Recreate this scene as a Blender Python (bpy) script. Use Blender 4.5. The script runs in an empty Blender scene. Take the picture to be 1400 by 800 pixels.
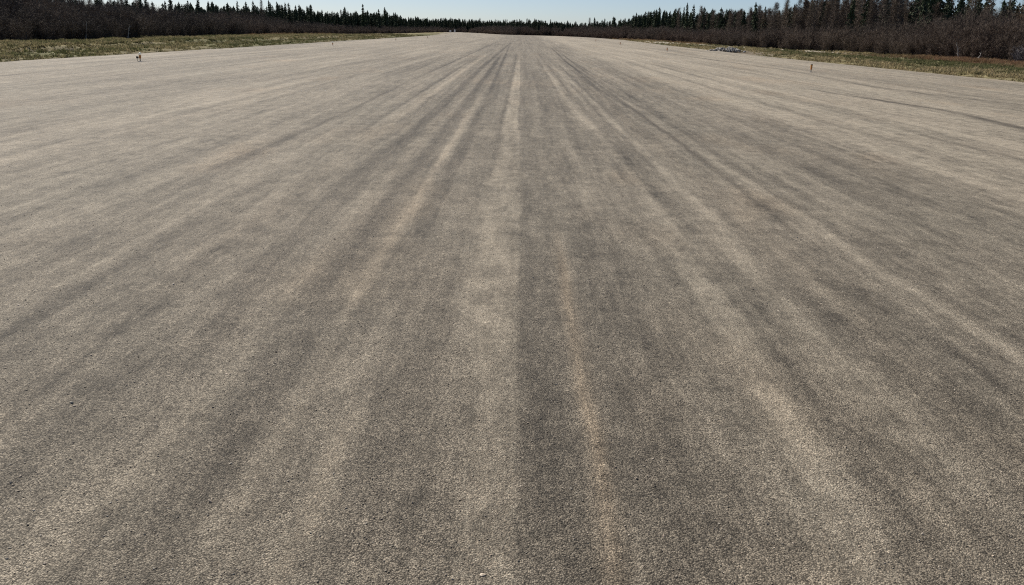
import bpy, math, random
import numpy as np
from mathutils import Matrix, Vector

# ------------------------------------------------------------------ camera, sky, sun, exposure
SC = bpy.context.scene
COL = SC.collection
cam_d = bpy.data.cameras.new('camera')
cam = bpy.data.objects.new('camera', cam_d)
COL.objects.link(cam)
SC.camera = cam
cam_d.sensor_width = 36.0
cam_d.lens = 29.57
cam_d.clip_start = 0.05
cam_d.clip_end = 6000
# rows: camera right, up, back expressed in world axes (level horizon rolled about one degree)
_X = Vector((0.99976822, 0.00996022, 0.01908676))
_U = -Vector((0.02118804, -0.29797662, -0.95433799))
_F = Vector((-0.00381801, 0.9545212, -0.29811859))
m = Matrix((_X, _U, -_F)).transposed().to_4x4()
m.translation = Vector((0, 0, 1.65))
cam.matrix_world = m

SUN_EL, SUN_AZ = 45.0, -38.0          # azimuth measured clockwise from +Y
W = bpy.data.worlds.new('World')
SC.world = W
W.use_nodes = True
wn = W.node_tree
bg = wn.nodes['Background']
sky = wn.nodes.new('ShaderNodeTexSky')
sky.sky_type = 'NISHITA'
sky.sun_disc = False
sky.sun_elevation = math.radians(SUN_EL)
sky.sun_rotation = math.radians(SUN_AZ)
sky.altitude = 400
sky.air_density = 0.55
sky.dust_density = 0.55
sky.ozone_density = 2.0
wn.links.new(sky.outputs[0], bg.inputs[0])
bg.inputs[1].default_value = 0.064

sun_d = bpy.data.lights.new('sun', 'SUN')
sun = bpy.data.objects.new('sun', sun_d)
COL.objects.link(sun)
sun_d.energy = 4.6
sun_d.angle = math.radians(0.5)
sun_d.color = (1.0, 0.94, 0.85)
a, e = math.radians(SUN_AZ), math.radians(SUN_EL)
to_sun = Vector((math.sin(a) * math.cos(e), math.cos(a) * math.cos(e), math.sin(e)))
sun.rotation_euler = to_sun.to_track_quat('Z', 'Y').to_euler()

SC.view_settings.view_transform = 'Standard'
SC.view_settings.look = 'None'
SC.view_settings.gamma = 1.0
SC.view_settings.exposure = 0.44
SC.view_settings.use_curve_mapping = False
SC.render.engine = 'CYCLES'
SC.cycles.use_denoising = False
SC.cycles.max_bounces = 5
SC.cycles.diffuse_bounces = 3
SC.cycles.pixel_filter_type = 'BLACKMAN_HARRIS'
SC.cycles.filter_width = 1.1

rng = np.random.default_rng(11)
random.seed(5)

# ------------------------------------------------------------------ helpers
def lerp(a, b, t): return a + (b - a) * t

def _hash(ix, iy, seed):
    n = (ix.astype(np.int64) * 374761393 + iy.astype(np.int64) * 668265263 + seed * 1442695041) & 0x7fffffff
    n = ((n ^ (n >> 13)) * 1274126177) & 0x7fffffff
    n = (n ^ (n >> 16)) & 0x7fffffff
    return n / float(0x7fffffff)

def vnoise(x, y, seed=0):
    """smooth value noise, -1..1"""
    x = np.asarray(x, float); y = np.asarray(y, float)
    x, y = np.broadcast_arrays(x, y)
    ix = np.floor(x); iy = np.floor(y)
    fx = x - ix; fy = y - iy
    fx = fx * fx * (3 - 2 * fx); fy = fy * fy * (3 - 2 * fy)
    h = lambda i, j: _hash(ix + i, iy + j, seed)
    v = lerp(lerp(h(0, 0), h(1, 0), fx), lerp(h(0, 1), h(1, 1), fx), fy)
    return v * 2 - 1

def fnoise(x, y, seed=0, octv=4):
    s = 0; amp = 1; tot = 0
    for k in range(octv):
        s = s + amp * vnoise(np.asarray(x) * 2 ** k, np.asarray(y) * 2 ** k, seed + 17 * k)
        tot += amp; amp *= 0.55
    return s / tot

def sstep(a, b, x):
    t = np.clip((np.asarray(x, float) - a) / (b - a), 0, 1)
    return t * t * (3 - 2 * t)

def mesh_np(name, verts, faces, mat=None, smooth=False, mats=None, midx=None):
    me = bpy.data.meshes.new(name)
    me.from_pydata([tuple(v) for v in verts], [], [tuple(f) for f in faces])
    if mats:
        for q in mats: me.materials.append(q)
        if midx is not None: me.polygons.foreach_set('material_index', np.asarray(midx, np.int32))
    elif mat: me.materials.append(mat)
    if smooth: me.polygons.foreach_set('use_smooth', [True] * len(me.polygons))
    me.update()
    return me

def link(name, me, parent=None, loc=None):
    o = bpy.data.objects.new(name, me)
    COL.objects.link(o)
    if parent: o.parent = parent
    if loc is not None: o.location = loc
    return o

def tag(o, label=None, cat=None, group=None, kind=None):
    if label: o['label'] = label
    if cat: o['category'] = cat
    if group: o['group'] = group
    if kind: o['kind'] = kind
    return o

def copy_tree(o, name=None):
    c = o.copy(); COL.objects.link(c)
    if name: c.name = name
    for ch in list(o.children):
        d = ch.copy(); COL.objects.link(d); d.parent = c
        for g in list(ch.children):
            e_ = g.copy(); COL.objects.link(e_); e_.parent = d
    return c

class MB:
    """collects triangles / quads"""
    def __init__(s): s.v = []; s.f = []
    def face(s, pts):
        n = len(s.v); s.v.extend(pts); s.f.append(tuple(range(n, n + len(pts))))
    def tube(s, pts, rads, sides=4, cap=True):
        rings = []
        for i, p in enumerate(pts):
            p = np.asarray(p, float)
            d = np.asarray(pts[min(i + 1, len(pts) - 1)], float) - np.asarray(pts[max(i - 1, 0)], float)
            d = d / (np.linalg.norm(d) + 1e-9)
            u = np.cross(d, (0, 0, 1) if abs(d[2]) < .9 else (1, 0, 0)); u /= np.linalg.norm(u)
            w = np.cross(d, u)
            r = rads[i]
            ring = []
            for k in range(sides):
                t = 2 * math.pi * k / sides
                s.v.append(tuple(p + r * (math.cos(t) * u + math.sin(t) * w))); ring.append(len(s.v) - 1)
            rings.append(ring)
        for A, B in zip(rings, rings[1:]):
            for k in range(sides):
                s.f.append((A[k], A[(k + 1) % sides], B[(k + 1) % sides], B[k]))
        if cap:
            s.f.append(tuple(reversed(rings[0]))); s.f.append(tuple(rings[-1]))
    def lathe(s, prof, sides=16, c=(0, 0, 0)):
        s.tubez = True
        rings = []
        for r, z in prof:
            ring = []
            for k in range(sides):
                t = 2 * math.pi * k / sides
                s.v.append((c[0] + r * math.cos(t), c[1] + r * math.sin(t), c[2] + z)); ring.append(len(s.v) - 1)
            rings.append(ring)
        for A, B in zip(rings, rings[1:]):
            for k in range(sides):
                s.f.append((A[k], A[(k + 1) % sides], B[(k + 1) % sides], B[k]))
        s.f.append(tuple(reversed(rings[0]))); s.f.append(tuple(rings[-1]))
    def box(s, c, h):
        n = len(s.v)
        for dx, dy, dz in ((-1,-1,-1),(1,-1,-1),(1,1,-1),(-1,1,-1),(-1,-1,1),(1,-1,1),(1,1,1),(-1,1,1)):
            s.v.append((c[0] + dx * h[0], c[1] + dy * h[1], c[2] + dz * h[2]))
        for q in ((3,2,1,0),(4,5,6,7),(0,1,5,4),(1,2,6,5),(2,3,7,6),(3,0,4,7)): s.f.append(tuple(n + i for i in q))
    def mesh(s, name, mat, smooth=False): return mesh_np(name, s.v, s.f, mat, smooth)

# ------------------------------------------------------------------ materials
def new_mat(name):
    M = bpy.data.materials.new(name); M.use_nodes = True
    nt = M.node_tree
    return M, nt, nt.nodes['Principled BSDF']

def nd(nt, kind, **kw):
    n = nt.nodes.new(kind)
    for k, v in kw.items(): setattr(n, k, v)
    return n

def math_n(nt, op, a, b=None, c=None):
    n = nd(nt, 'ShaderNodeMath', operation=op)
    for i, q in enumerate((a, b, c)):
        if q is None: continue
        if isinstance(q, (int, float)): n.inputs[i].default_value = q
        else: nt.links.new(q, n.inputs[i])
    return n.outputs[0]

def mix_col(nt, fac, a, b, mode='MIX'):
    n = nd(nt, 'ShaderNodeMix', data_type='RGBA', blend_type=mode)
    n.clamp_factor = True
    for i, q in ((0, fac), (6, a), (7, b)):
        if isinstance(q, (int, float)): n.inputs[i].default_value = q
        elif isinstance(q, tuple): n.inputs[i].default_value = (*q[:3], 1)
        else: nt.links.new(q, n.inputs[i])
    return n.outputs[2]

def scale_col(nt, col, fac):
    n = nd(nt, 'ShaderNodeVectorMath', operation='SCALE')
    if isinstance(col, tuple): n.inputs[0].default_value = col[:3]
    else: nt.links.new(col, n.inputs[0])
    if isinstance(fac, (int, float)): n.inputs[3].default_value = fac
    else: nt.links.new(fac, n.inputs[3])
    return n.outputs[0]

def coords(nt, scale=(1, 1, 1), geo=True):
    g = nd(nt, 'ShaderNodeNewGeometry') if geo else nd(nt, 'ShaderNodeTexCoord')
    mp = nd(nt, 'ShaderNodeMapping')
    mp.inputs['Scale'].default_value = scale
    nt.links.new(g.outputs['Position'] if geo else g.outputs['Object'], mp.inputs[0])
    return mp.outputs[0]

def noise_n(nt, vec, scale=1, detail=4, rough=.55):
    n = nd(nt, 'ShaderNodeTexNoise')
    n.inputs['Scale'].default_value = scale; n.inputs['Detail'].default_value = detail
    n.inputs['Roughness'].default_value = rough
    nt.links.new(vec, n.inputs['Vector'])
    return n.outputs['Fac']

def mrange(nt, v, a, b, c, d, clamp=True):
    n = nd(nt, 'ShaderNodeMapRange'); n.clamp = clamp
    nt.links.new(v, n.inputs[0])
    for i, q in enumerate((a, b, c, d)): n.inputs[i + 1].default_value = q
    return n.outputs[0]

def attr(nt, name, typ='GEOMETRY'):
    n = nd(nt, 'ShaderNodeAttribute', attribute_type=typ, attribute_name=name)
    return n

def simple_mat(name, col, rough=.8, spec=.3, var=.2, scale=6, metal=0):
    M, nt, b = new_mat(name)
    f = noise_n(nt, coords(nt, geo=False), scale, 5)
    nt.links.new(scale_col(nt, col, mrange(nt, f, .3, .7, 1 - var, 1 + var)), b.inputs['Base Color'])
    b.inputs['Roughness'].default_value = rough; b.inputs['Specular IOR Level'].default_value = spec
    b.inputs['Metallic'].default_value = metal
    return M

# base colours of the surfaced gravel
PALE = (0.345, 0.312, 0.262)
def runway_mat():
    M, nt, b = new_mat('packed_gravel')
    wear_shade = attr(nt, 'wear_shade').outputs['Fac']
    warm = attr(nt, 'warm').outputs['Fac']
    s1 = noise_n(nt, coords(nt, (1.5, .055, 1)), 1, 6, .6)
    s2 = noise_n(nt, coords(nt, (7, .45, 1)), 1, 4, .6)
    s3 = noise_n(nt, coords(nt, (.55, .33, 1)), 1, 5, .6)
    s4 = noise_n(nt, coords(nt, (14, 11, 1)), 1, 4, .6)
    s6 = noise_n(nt, coords(nt, (4.2, 3.4, 1)), 1, 5, .62)
    s7 = noise_n(nt, coords(nt, (24, 20, 1)), 1, 3, .6)
    mot = math_n(nt, 'ADD', mrange(nt, s6, .3, .7, .35, 1.25), mrange(nt, s7, .3, .7, -.35, .35))
    v = math_n(nt, 'ADD', 1.0, math_n(nt, 'MULTIPLY', math_n(nt, 'MULTIPLY', wear_shade, mot), .72))
    # broken patches of pale fines: they gather in the pale lanes and thin out in the dark ones
    for sc3, amp in (((5.5, .8, 1), .17), ((17, 2.8, 1), .14), ((30, 16, 1), .11)):
        nn = noise_n(nt, coords(nt, sc3), 1, 7, .62)
        nn = math_n(nt, 'ADD', nn, math_n(nt, 'MULTIPLY', wear_shade, .22))
        v = math_n(nt, 'ADD', v, mrange(nt, nn, .47, .56, -amp * .5, amp * .5))
    v = math_n(nt, 'ADD', v, mrange(nt, s1, .28, .72, -.17, .17))
    v = math_n(nt, 'ADD', v, mrange(nt, s2, .28, .72, -.16, .16))
    v = math_n(nt, 'ADD', v, mrange(nt, s3, .25, .75, -.13, .13))
    v = math_n(nt, 'ADD', v, mrange(nt, s4, .25, .75, -.13, .13))
    s5 = noise_n(nt, coords(nt, (4.5, .03, 1)), 1, 5, .65)
    v = math_n(nt, 'ADD', v, mrange(nt, s5, .3, .7, -.14, .14))
    v = math_n(nt, 'ADD', v, mrange(nt, s6, .28, .72, -.27, .27))
    v = math_n(nt, 'ADD', v, mrange(nt, s7, .28, .72, -.12, .12))
    v = math_n(nt, 'MAXIMUM', v, .2)
    # individual chips
    vo = nd(nt, 'ShaderNodeTexVoronoi', feature='F1'); vo.inputs['Scale'].default_value = 158
    p = coords(nt); nt.links.new(p, vo.inputs['Vector'])
    sep = nd(nt, 'ShaderNodeSeparateColor'); nt.links.new(vo.outputs['Color'], sep.inputs[0])
    g = mrange(nt, sep.outputs[0], 0, 1, .45, 1.5)
    ed = mrange(nt, vo.outputs['Distance'], .33, .72, 1.02, .34)  # dark binder and crevice shade between chips, both put into the colour
    g = math_n(nt, 'MULTIPLY', g, ed)
    vc = nd(nt, 'ShaderNodeTexVoronoi', feature='F1'); vc.inputs['Scale'].default_value = 84
    nt.links.new(p, vc.inputs['Vector'])
    sc_ = nd(nt, 'ShaderNodeSeparateColor'); nt.links.new(vc.outputs['Color'], sc_.inputs[0])
    g = math_n(nt, 'MULTIPLY', g, mrange(nt, sc_.outputs[0], 0, 1, .78, 1.24))
    fine = noise_n(nt, p, 420, 2, .6)
    g = math_n(nt, 'MULTIPLY', g, mrange(nt, fine, .3, .7, .72, 1.3))
    # fines fill the pale lanes, bare stones show in the dark ones
    k = mrange(nt, wear_shade, -.35, .35, 1.06, .6)
    g = math_n(nt, 'ADD', .93, math_n(nt, 'MULTIPLY', math_n(nt, 'SUBTRACT', g, .93), k))
    vb = nd(nt, 'ShaderNodeTexVoronoi', feature='F1'); vb.inputs['Scale'].default_value = 46
    nt.links.new(p, vb.inputs['Vector'])
    sb = nd(nt, 'ShaderNodeSeparateColor'); nt.links.new(vb.outputs['Color'], sb.inputs[0])
    big = math_n(nt, 'MULTIPLY', math_n(nt, 'GREATER_THAN', sb.outputs[0], .955), math_n(nt, 'LESS_THAN', vb.outputs['Distance'], .28))
    g = math_n(nt, 'ADD', g, math_n(nt, 'MULTIPLY', big, mrange(nt, sb.outputs[1], 0, 1, -.2, 1.0)))
    g = math_n(nt, 'MAXIMUM', g, .12)
    c = mix_col(nt, sep.outputs[1], (0.242, 0.216, 0.170), (0.283, 0.237, 0.179))
    c = mix_col(nt, math_n(nt, 'MULTIPLY', warm, .9), c, (0.325, 0.235, 0.148))
    hue = noise_n(nt, coords(nt, (.5, .2, 1)), 1, 3)
    c = mix_col(nt, mrange(nt, hue, .35, .65, 0, .5), c, (0.244, 0.217, 0.168))
    c = mix_col(nt, mrange(nt, wear_shade, -.45, -.05, .75, 0), c, (0.262, 0.223, 0.171))
    c = scale_col(nt, c, math_n(nt, 'MULTIPLY', v, g))
    nt.links.new(c, b.inputs['Base Color'])
    b.inputs['Roughness'].default_value = .8
    b.inputs['Specular IOR Level'].default_value = .2
    # relief of the chips
    hgt = math_n(nt, 'ADD', math_n(nt, 'MULTIPLY', math_n(nt, 'SUBTRACT', 1.0, vo.outputs['Distance']), mrange(nt, sep.outputs[2], 0, 1, .5, 1.2)),
                 math_n(nt, 'MULTIPLY', s4, .8))
    bp = nd(nt, 'ShaderNodeBump'); bp.inputs['Strength'].default_value = .85; bp.inputs['Distance'].default_value = .0055
    nt.links.new(hgt, bp.inputs['Height']); nt.links.new(bp.outputs[0], b.inputs['Normal'])
    return M

def chip_mat():
    M, nt, b = new_mat('gravel_chip')
    wear_shade = attr(nt, 'wear_shade', 'INSTANCER').outputs['Fac']
    warm = attr(nt, 'warm', 'INSTANCER').outputs['Fac']
    tint = attr(nt, 'tint', 'INSTANCER').outputs['Fac']
    t2 = attr(nt, 'tint2', 'INSTANCER').outputs['Fac']
    c = mix_col(nt, t2, (0.238, 0.212, 0.170), (0.297, 0.238, 0.179))
    c = mix_col(nt, math_n(nt, 'MULTIPLY', warm, .8), c, (0.325, 0.235, 0.148))
    v = math_n(nt, 'MULTIPLY', math_n(nt, 'MAXIMUM', math_n(nt, 'ADD', 1.0, wear_shade), .25), tint)
    n = noise_n(nt, coords(nt, geo=True), 260, 2)
    v = math_n(nt, 'MULTIPLY', v, mrange(nt, n, .3, .7, .8, 1.2))
    nt.links.new(scale_col(nt, c, v), b.inputs['Base Color'])
    b.inputs['Roughness'].default_value = .62; b.inputs['Specular IOR Level'].default_value = .45
    return M

def ground_mat():
    M, nt, b = new_mat('verge_soil')
    col = attr(nt, 'cover').outputs['Color']
    f = noise_n(nt, coords(nt), 1.7, 6, .65)
    f2 = noise_n(nt, coords(nt), 9, 4, .6)
    v = math_n(nt, 'MULTIPLY', mrange(nt, f, .3, .7, .55, 1.45), mrange(nt, f2, .3, .7, .7, 1.3))
    nt.links.new(scale_col(nt, col, v), b.inputs['Base Color'])
    b.inputs['Roughness'].default_value = .95; b.inputs['Specular IOR Level'].default_value = .1
    bp = nd(nt, 'ShaderNodeBump'); bp.inputs['Distance'].default_value = .12; bp.inputs['Strength'].default_value = .7
    nt.links.new(f2, bp.inputs['Height']); nt.links.new(bp.outputs[0], b.inputs['Normal'])
    return M

def tint_mat(name, c1, c2, c3=None, typ='INSTANCER', rough=.85, spec=.15, trans=0):
    """colour between c1 and c2 by the copy's own tint, a share turning to c3"""
    M, nt, b = new_mat(name)
    if typ == 'INSTANCER':
        t = attr(nt, 'tint', 'INSTANCER').outputs['Fac']
    else:
        t = nd(nt, 'ShaderNodeObjectInfo').outputs['Random']
    c = mix_col(nt, t, c1, c2)
    if c3:
        h = attr(nt, 'hue', 'INSTANCER').outputs['Fac'] if typ == 'INSTANCER' else mrange(nt, noise_n(nt, coords(nt), .35, 2), .5, .7, 0, 1)
        c = mix_col(nt, h, c, c3)
    n = noise_n(nt, coords(nt), 2.2, 4, .6)
    c = scale_col(nt, c, mrange(nt, n, .3, .7, .6, 1.4))
    nt.links.new(c, b.inputs['Base Color'])
    b.inputs['Roughness'].default_value = rough; b.inputs['Specular IOR Level'].default_value = spec
    if trans:
        tr = nd(nt, 'ShaderNodeBsdfTranslucent'); nt.links.new(c, tr.inputs['Color'])
        mx = nd(nt, 'ShaderNodeMixShader'); mx.inputs[0].default_value = trans
        nt.links.new(b.outputs[0], mx.inputs[1]); nt.links.new(tr.outputs[0], mx.inputs[2])
        nt.links.new(mx.outputs[0], nt.nodes['Material Output'].inputs['Surface'])
    return M

MAT_RUN = runway_mat()
MAT_CHIP = chip_mat()
MAT_GROUND = ground_mat()
MAT_GRASS = tint_mat('grass_blade', (.092, .098, .043), (.345, .28, .165), (.18, .10, .062), trans=.45)
MAT_SHRUB = tint_mat('bare_twig', (.180, .144, .112), (.082, .071, .060), (.140, .106, .084))
MAT_SPRUCE = tint_mat('spruce_needle', (.050, .070, .042), (.078, .090, .052), (.052, .078, .034), typ='OBJ')
MAT_SPRUCE_I = tint_mat('spruce_needle_far', (.050, .070, .042), (.078, .090, .052))
MAT_BARK = simple_mat('spruce_bark', (.085, .07, .06))
MAT_LARCH = tint_mat('larch_twig', (.200, .160, .122), (.135, .110, .092), typ='OBJ')
MAT_LBARK = simple_mat('larch_bark', (.11, .095, .085))
MAT_DEAD = simple_mat('bleached_wood', (.36, .34, .31), var=.35, scale=9)
MAT_WILLOW = simple_mat('willow_twig', (.19, .115, .055))
MAT_GREYTWIG = simple_mat('grey_twig', (.17, .16, .16))
MAT_STRAW = simple_mat('straw_blade', (.42, .34, .20))
MAT_ROCK = None

# ------------------------------------------------------------------ runway
XL = [(-12, -21.0), (35, -21.1), (54, -21.2), (104, -21.0), (165, -21.0), (240, -21.4), (283, -22.5), (340, -27), (425, -33)]
XR = [(-12, 20.8), (35, 20.5), (53, 19.9), (68, 19.5), (96, 19.9), (116, 20.2), (193, 22.2), (216, 21.2), (252, 18.5), (282, 12.5), (291, 2.0), (297, -4), (313, -8.3), (369, -17.5), (425, -29.5)]
def edge_l(y): return np.interp(y, *zip(*XL)) + .30 * fnoise(np.asarray(y) * .12, 3.1, 5) + .10 * vnoise(np.asarray(y) * 1.3, 0.5, 6)
def edge_r(y): return np.interp(y, *zip(*XR)) + .30 * fnoise(np.asarray(y) * .12, 7.7, 8) + .10 * vnoise(np.asarray(y) * 1.3, 4.5, 9)

def fade(y, a0, a1, b0, b1): return sstep(a0, a1, y) * (1 - sstep(b0, b1, y))
# wheel tracks: list of (distance, lateral), half width, strength, fades, warm
TR = [
 ([(3, -.86), (12, -.80), (21, -.77), (38, -.91), (97, -1.18)], .075, -.42, (5, 9, 60, 110), 0),
 ([(3, -1.18), (5, -1.25), (7.5, -1.32), (10, -1.21), (20, -1.22), (60, -1.3)], .105, -.36, (2.2, 3.4, 35, 80), 0),
 ([(3, -1.67), (6.5, -1.79), (11, -1.84), (18, -1.67), (36, -1.72), (107, -1.35)], .11, -.32, (2.2, 5, 90, 140), 0),
 ([(8, -3.8), (11, -3.6), (17, -3.47), (26, -3.59), (38, -3.53), (105, -3.29)], .06, -.34, (7, 12, 95, 150), 0),
 ([(2, -.52), (6, -.56), (14, -.5)], .11, -.17, (1.5, 2.5, 10, 16), 0),
 ([(3, -1.04), (20, -1.0), (60, -1.05)], .06, .36, (4, 6, 16, 32), .15),
 ([(2, -1.42), (8, -1.52), (20, -1.48)], .08, .26, (2.0, 2.4, 14, 30), .1),
 ([(2, -.74), (4, -.72), (7, -.66)], .05, .36, (1.5, 2.0, 3.0, 3.8), .15),
 ([(2, -.98), (6, -1.0), (7, -1.0)], .055, .30, (2.3, 2.8, 5, 6), .1),
 ([(2, -2.3), (12, -2.3), (60, -2.4)], .16, .14, (1, 3, 30, 80), .1),
 ([(2, .325), (9, .322)], .05, .24, (1.0, 1.5, 5.0, 8.5), .55),
 ([(2, .55), (12, .55), (60, .5)], .11, -.12, (1, 2, 25, 60), 0),
 ([(2, .78), (30, .75)], .10, -.06, (2, 3, 25, 50), 0),
 ([(2.4, 1.13), (3.6, 1.21), (5.5, 1.28), (9.8, 1.42), (15, 1.34), (21, 1.2), (60, 1.1)], .11, .38, (1.5, 2.5, 25, 50), 0),
 ([(2, .98), (5, 1.0), (8, 1.02)], .06, .14, (1.5, 2.2, 4, 6), 0),
 ([(2, 1.42), (5, 1.48), (12, 1.62), (30, 1.6)], .075, -.04, (1.5, 3, 20, 45), 0),
 ([(3, 1.72), (5.4, 1.70), (9, 1.82), (16, 1.84), (50, 1.6)], .11, .40, (2.5, 3.5, 22, 50), 0),
 ([(2, 2.08), (20, 2.15), (60, 2.2)], .13, -.12, (2, 3, 20, 40), .15),
 ([(3.6, 2.39), (4.2, 2.43), (5.1, 2.32), (7, 2.42), (9.7, 2.49), (16, 2.57), (19, 2.57), (24, 2.41), (27, 2.37), (50, 2.6), (82, 3.0)], .058, -.42, (2.5, 3.2, 75, 92), 0),
 ([(9, 2.8), (16, 2.9), (24, 2.72), (40, 2.8), (82, 3.3)], .06, -.30, (8, 11, 70, 90), 0),
 ([(4, 2.72), (7, 2.68), (12, 2.66)], .06, .28, (3, 4, 9, 14), 0),
 ([(5, 3.2), (20, 3.3), (50, 3.4)], .13, .15, (4, 6, 25, 50), 0),
 ([(6, 3.75), (20, 3.8), (50, 3.9)], .12, -.13, (5, 7, 25, 60), 0),
 ([(8, 4.4), (12.7, 4.51), (19.6, 4.28), (30, 4.2)], .26, -.17, (7, 9, 18, 28), 0),
 ([(12, 7.2), (13.7, 7.29), (17, 7.44), (23, 7.43), (40, 7.3)], .15, -.16, (9, 12, 22, 34), 0),
 ([(15, 9.75), (16.8, 9.93), (19.1, 10.13), (20.9, 10.23), (23.7, 9.84), (26, 9.47), (40, 9.0)], .12, -.75, (13, 15.5, 24, 33), 0),
 ([(14, 9.3), (17, 9.75), (19.5, 10.05)], .13, -.55, (13, 15, 18, 20), 0),
 ([(14, 10.4), (17, 10.6), (21, 10.35)], .10, -.30, (13, 15, 18.5, 21), 0),
 ([(20, 13.6), (23, 13.5), (25.5, 12.71), (30, 12.25), (39, 12.9), (44, 13.13), (64, 12.62), (120, 12.3)], .12, -.34, (18, 22, 80, 130), 0),
 ([(20, 14.2), (26, 13.3), (30, 12.8), (44, 13.7), (64, 13.2)], .16, .16, (18, 22, 60, 80), 0),
 ([(20, -18.4), (30, -18.27), (38, -18.1), (44, -17.5), (80, -17.3)], .12, -.24, (15, 22, 48, 70), 0),
 ([(20, -15.8), (26, -15.9), (38, -16.7), (51, -15.9), (90, -15.6)], .14, -.28, (15, 20, 60, 90), 0),
 ([(10, -10.6), (17, -10.38), (21, -10.2), (28, -9.2), (36, -8.85), (80, -8.6)], .20, -.16, (10, 16, 50, 90), 0),
 ([(9, -7.8), (13, -8.0), (17, -8.7), (25, -8.05), (60, -7.8)], .18, -.16, (8, 12, 40, 80), 0),
 ([(6, -5.1), (15, -5.3), (40, -5.0)], .2, -.12, (5, 8, 30, 70), 0),
 ([(6, -6.4), (15, -6.2), (40, -6.3)], .16, .10, (5, 8, 30, 70), .05),
 ([(10, -12.6), (30, -12.2), (70, -12.0)], .2, -.11, (10, 16, 50, 90), 0),
]
_r = np.random.default_rng(404)
for _k in range(64):                       # many faint single wheel lines
    _x = _r.uniform(-7.5, 8.5) if _k > 26 else _r.uniform(-2.8, 3.2)
    _dx = _r.normal(0, .06, 4)
    _y0 = _r.uniform(2, 22); _y1 = _y0 + _r.uniform(12, 70)
    _hw = _r.uniform(.03, .06) if abs(_x) < 3.5 else _r.uniform(.09, .15)
    TR.append(([(_y0, _x + _dx[0]), (lerp(_y0, _y1, .3), _x + _dx[1]), (lerp(_y0, _y1, .7), _x + _dx[2]), (_y1, _x + _dx[3])], _hw,
               _r.choice([-1, -1, 1]) * _r.uniform(.10, .2), (_y0 * .8, _y0 * 1.3, _y1 * .7, _y1), 0))
def wear_shade_fn(x, y):
    """how much lighter (+) or darker (-) the surface is, as worn and as painted shade near the camera, and how sandy"""
    x = np.asarray(x, float); y = np.asarray(y, float)
    wob = .022 * vnoise(y * .3, .3, 21) + .012 * vnoise(y * 1.1, .8, 22)
    xx = x + wob + .018 * vnoise(x * 9, y * 1.6, 23)
    w = np.zeros_like(xx); warm = np.zeros_like(xx)
    for i, (pts, hw, st, fd, wm) in enumerate(TR):
        ys, xs = zip(*pts)
        d = (xx - np.interp(y, ys, xs)) / hw
        br = .72 + .5 * fnoise(y * .22 + i * 9.1, i * 3.7, 31, 3) + .22 * vnoise(x * 6, y * .9, 32 + i)
        k = np.exp(-d * d) * fade(y, *fd) * np.clip(br, .12, 1.5) * (1 + .6 * sstep(15, 40, y))
        w += st * k; warm += wm * k
    # the pale centre stripe with its hard right edge, and the dark lane beside it
    lw = np.interp(y, [2, 4, 5, 8, 12, 40], [.15, .20, .34, .36, .26, .2])
    edge = xx + .012 * vnoise(y * 3, .2, 41)
    c = sstep(-lw - .10, -lw + .05, edge) * (1 - sstep(-.025, .025, edge)) * np.clip(.8 + .5 * fnoise(y * .35, x * 2, 42, 3), .3, 1.3)
    w += .50 * c * (1 - sstep(30, 70, y)); warm += .06 * c
    c = sstep(-.02, .03, edge) * (1 - sstep(.24, .33, edge))
    w += -.06 * c * (1 - sstep(25, 60, y))
    w += .30 * np.exp(-((x - .74) / .13) ** 2 - ((y - 8.6) / .7) ** 2)
    w += .13 * np.exp(-((x - 1.45) / .12) ** 2) * fade(y, 3.8, 5, 9, 12)
    w += -.14 * np.exp(-((x - 1.40) / .12) ** 2 - ((y - 4.05) / .28) ** 2)
    # middle lanes are rolled dark, the outer thirds stay paler
    w += -.08 * np.exp(-(x / 3.4) ** 2) + .07 * sstep(3, 9, np.abs(x)) + .08 * sstep(3.5, 7, x) + .05 * sstep(13, 17, x)
    w += .20 * fnoise(x * .9, y * .045, 51, 4) * sstep(1.5, 4, np.abs(x)) + .13 * fnoise(x * 3.3, y * .10, 52, 3)
    w += .07 * fnoise(x * .6, y * .25, 53, 3)
    warm += np.clip(fnoise(x * .8, y * .35, 54, 3) - .25, 0, 1) * .7
    w = w - .15 * (1 - sstep(2.5, 8.5, y)) + .13 * fade(x, 3.5, 6, 12, 14) + .04 * sstep(3, 7, -x)  # ground close to the camera darkened: shade of backlit stones put into colour
    return np.clip(w * (.85 + .12 * sstep(6, 14, y) + .2 * sstep(25, 50, y)), -.6, .7), np.clip(warm, 0, 1)

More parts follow.
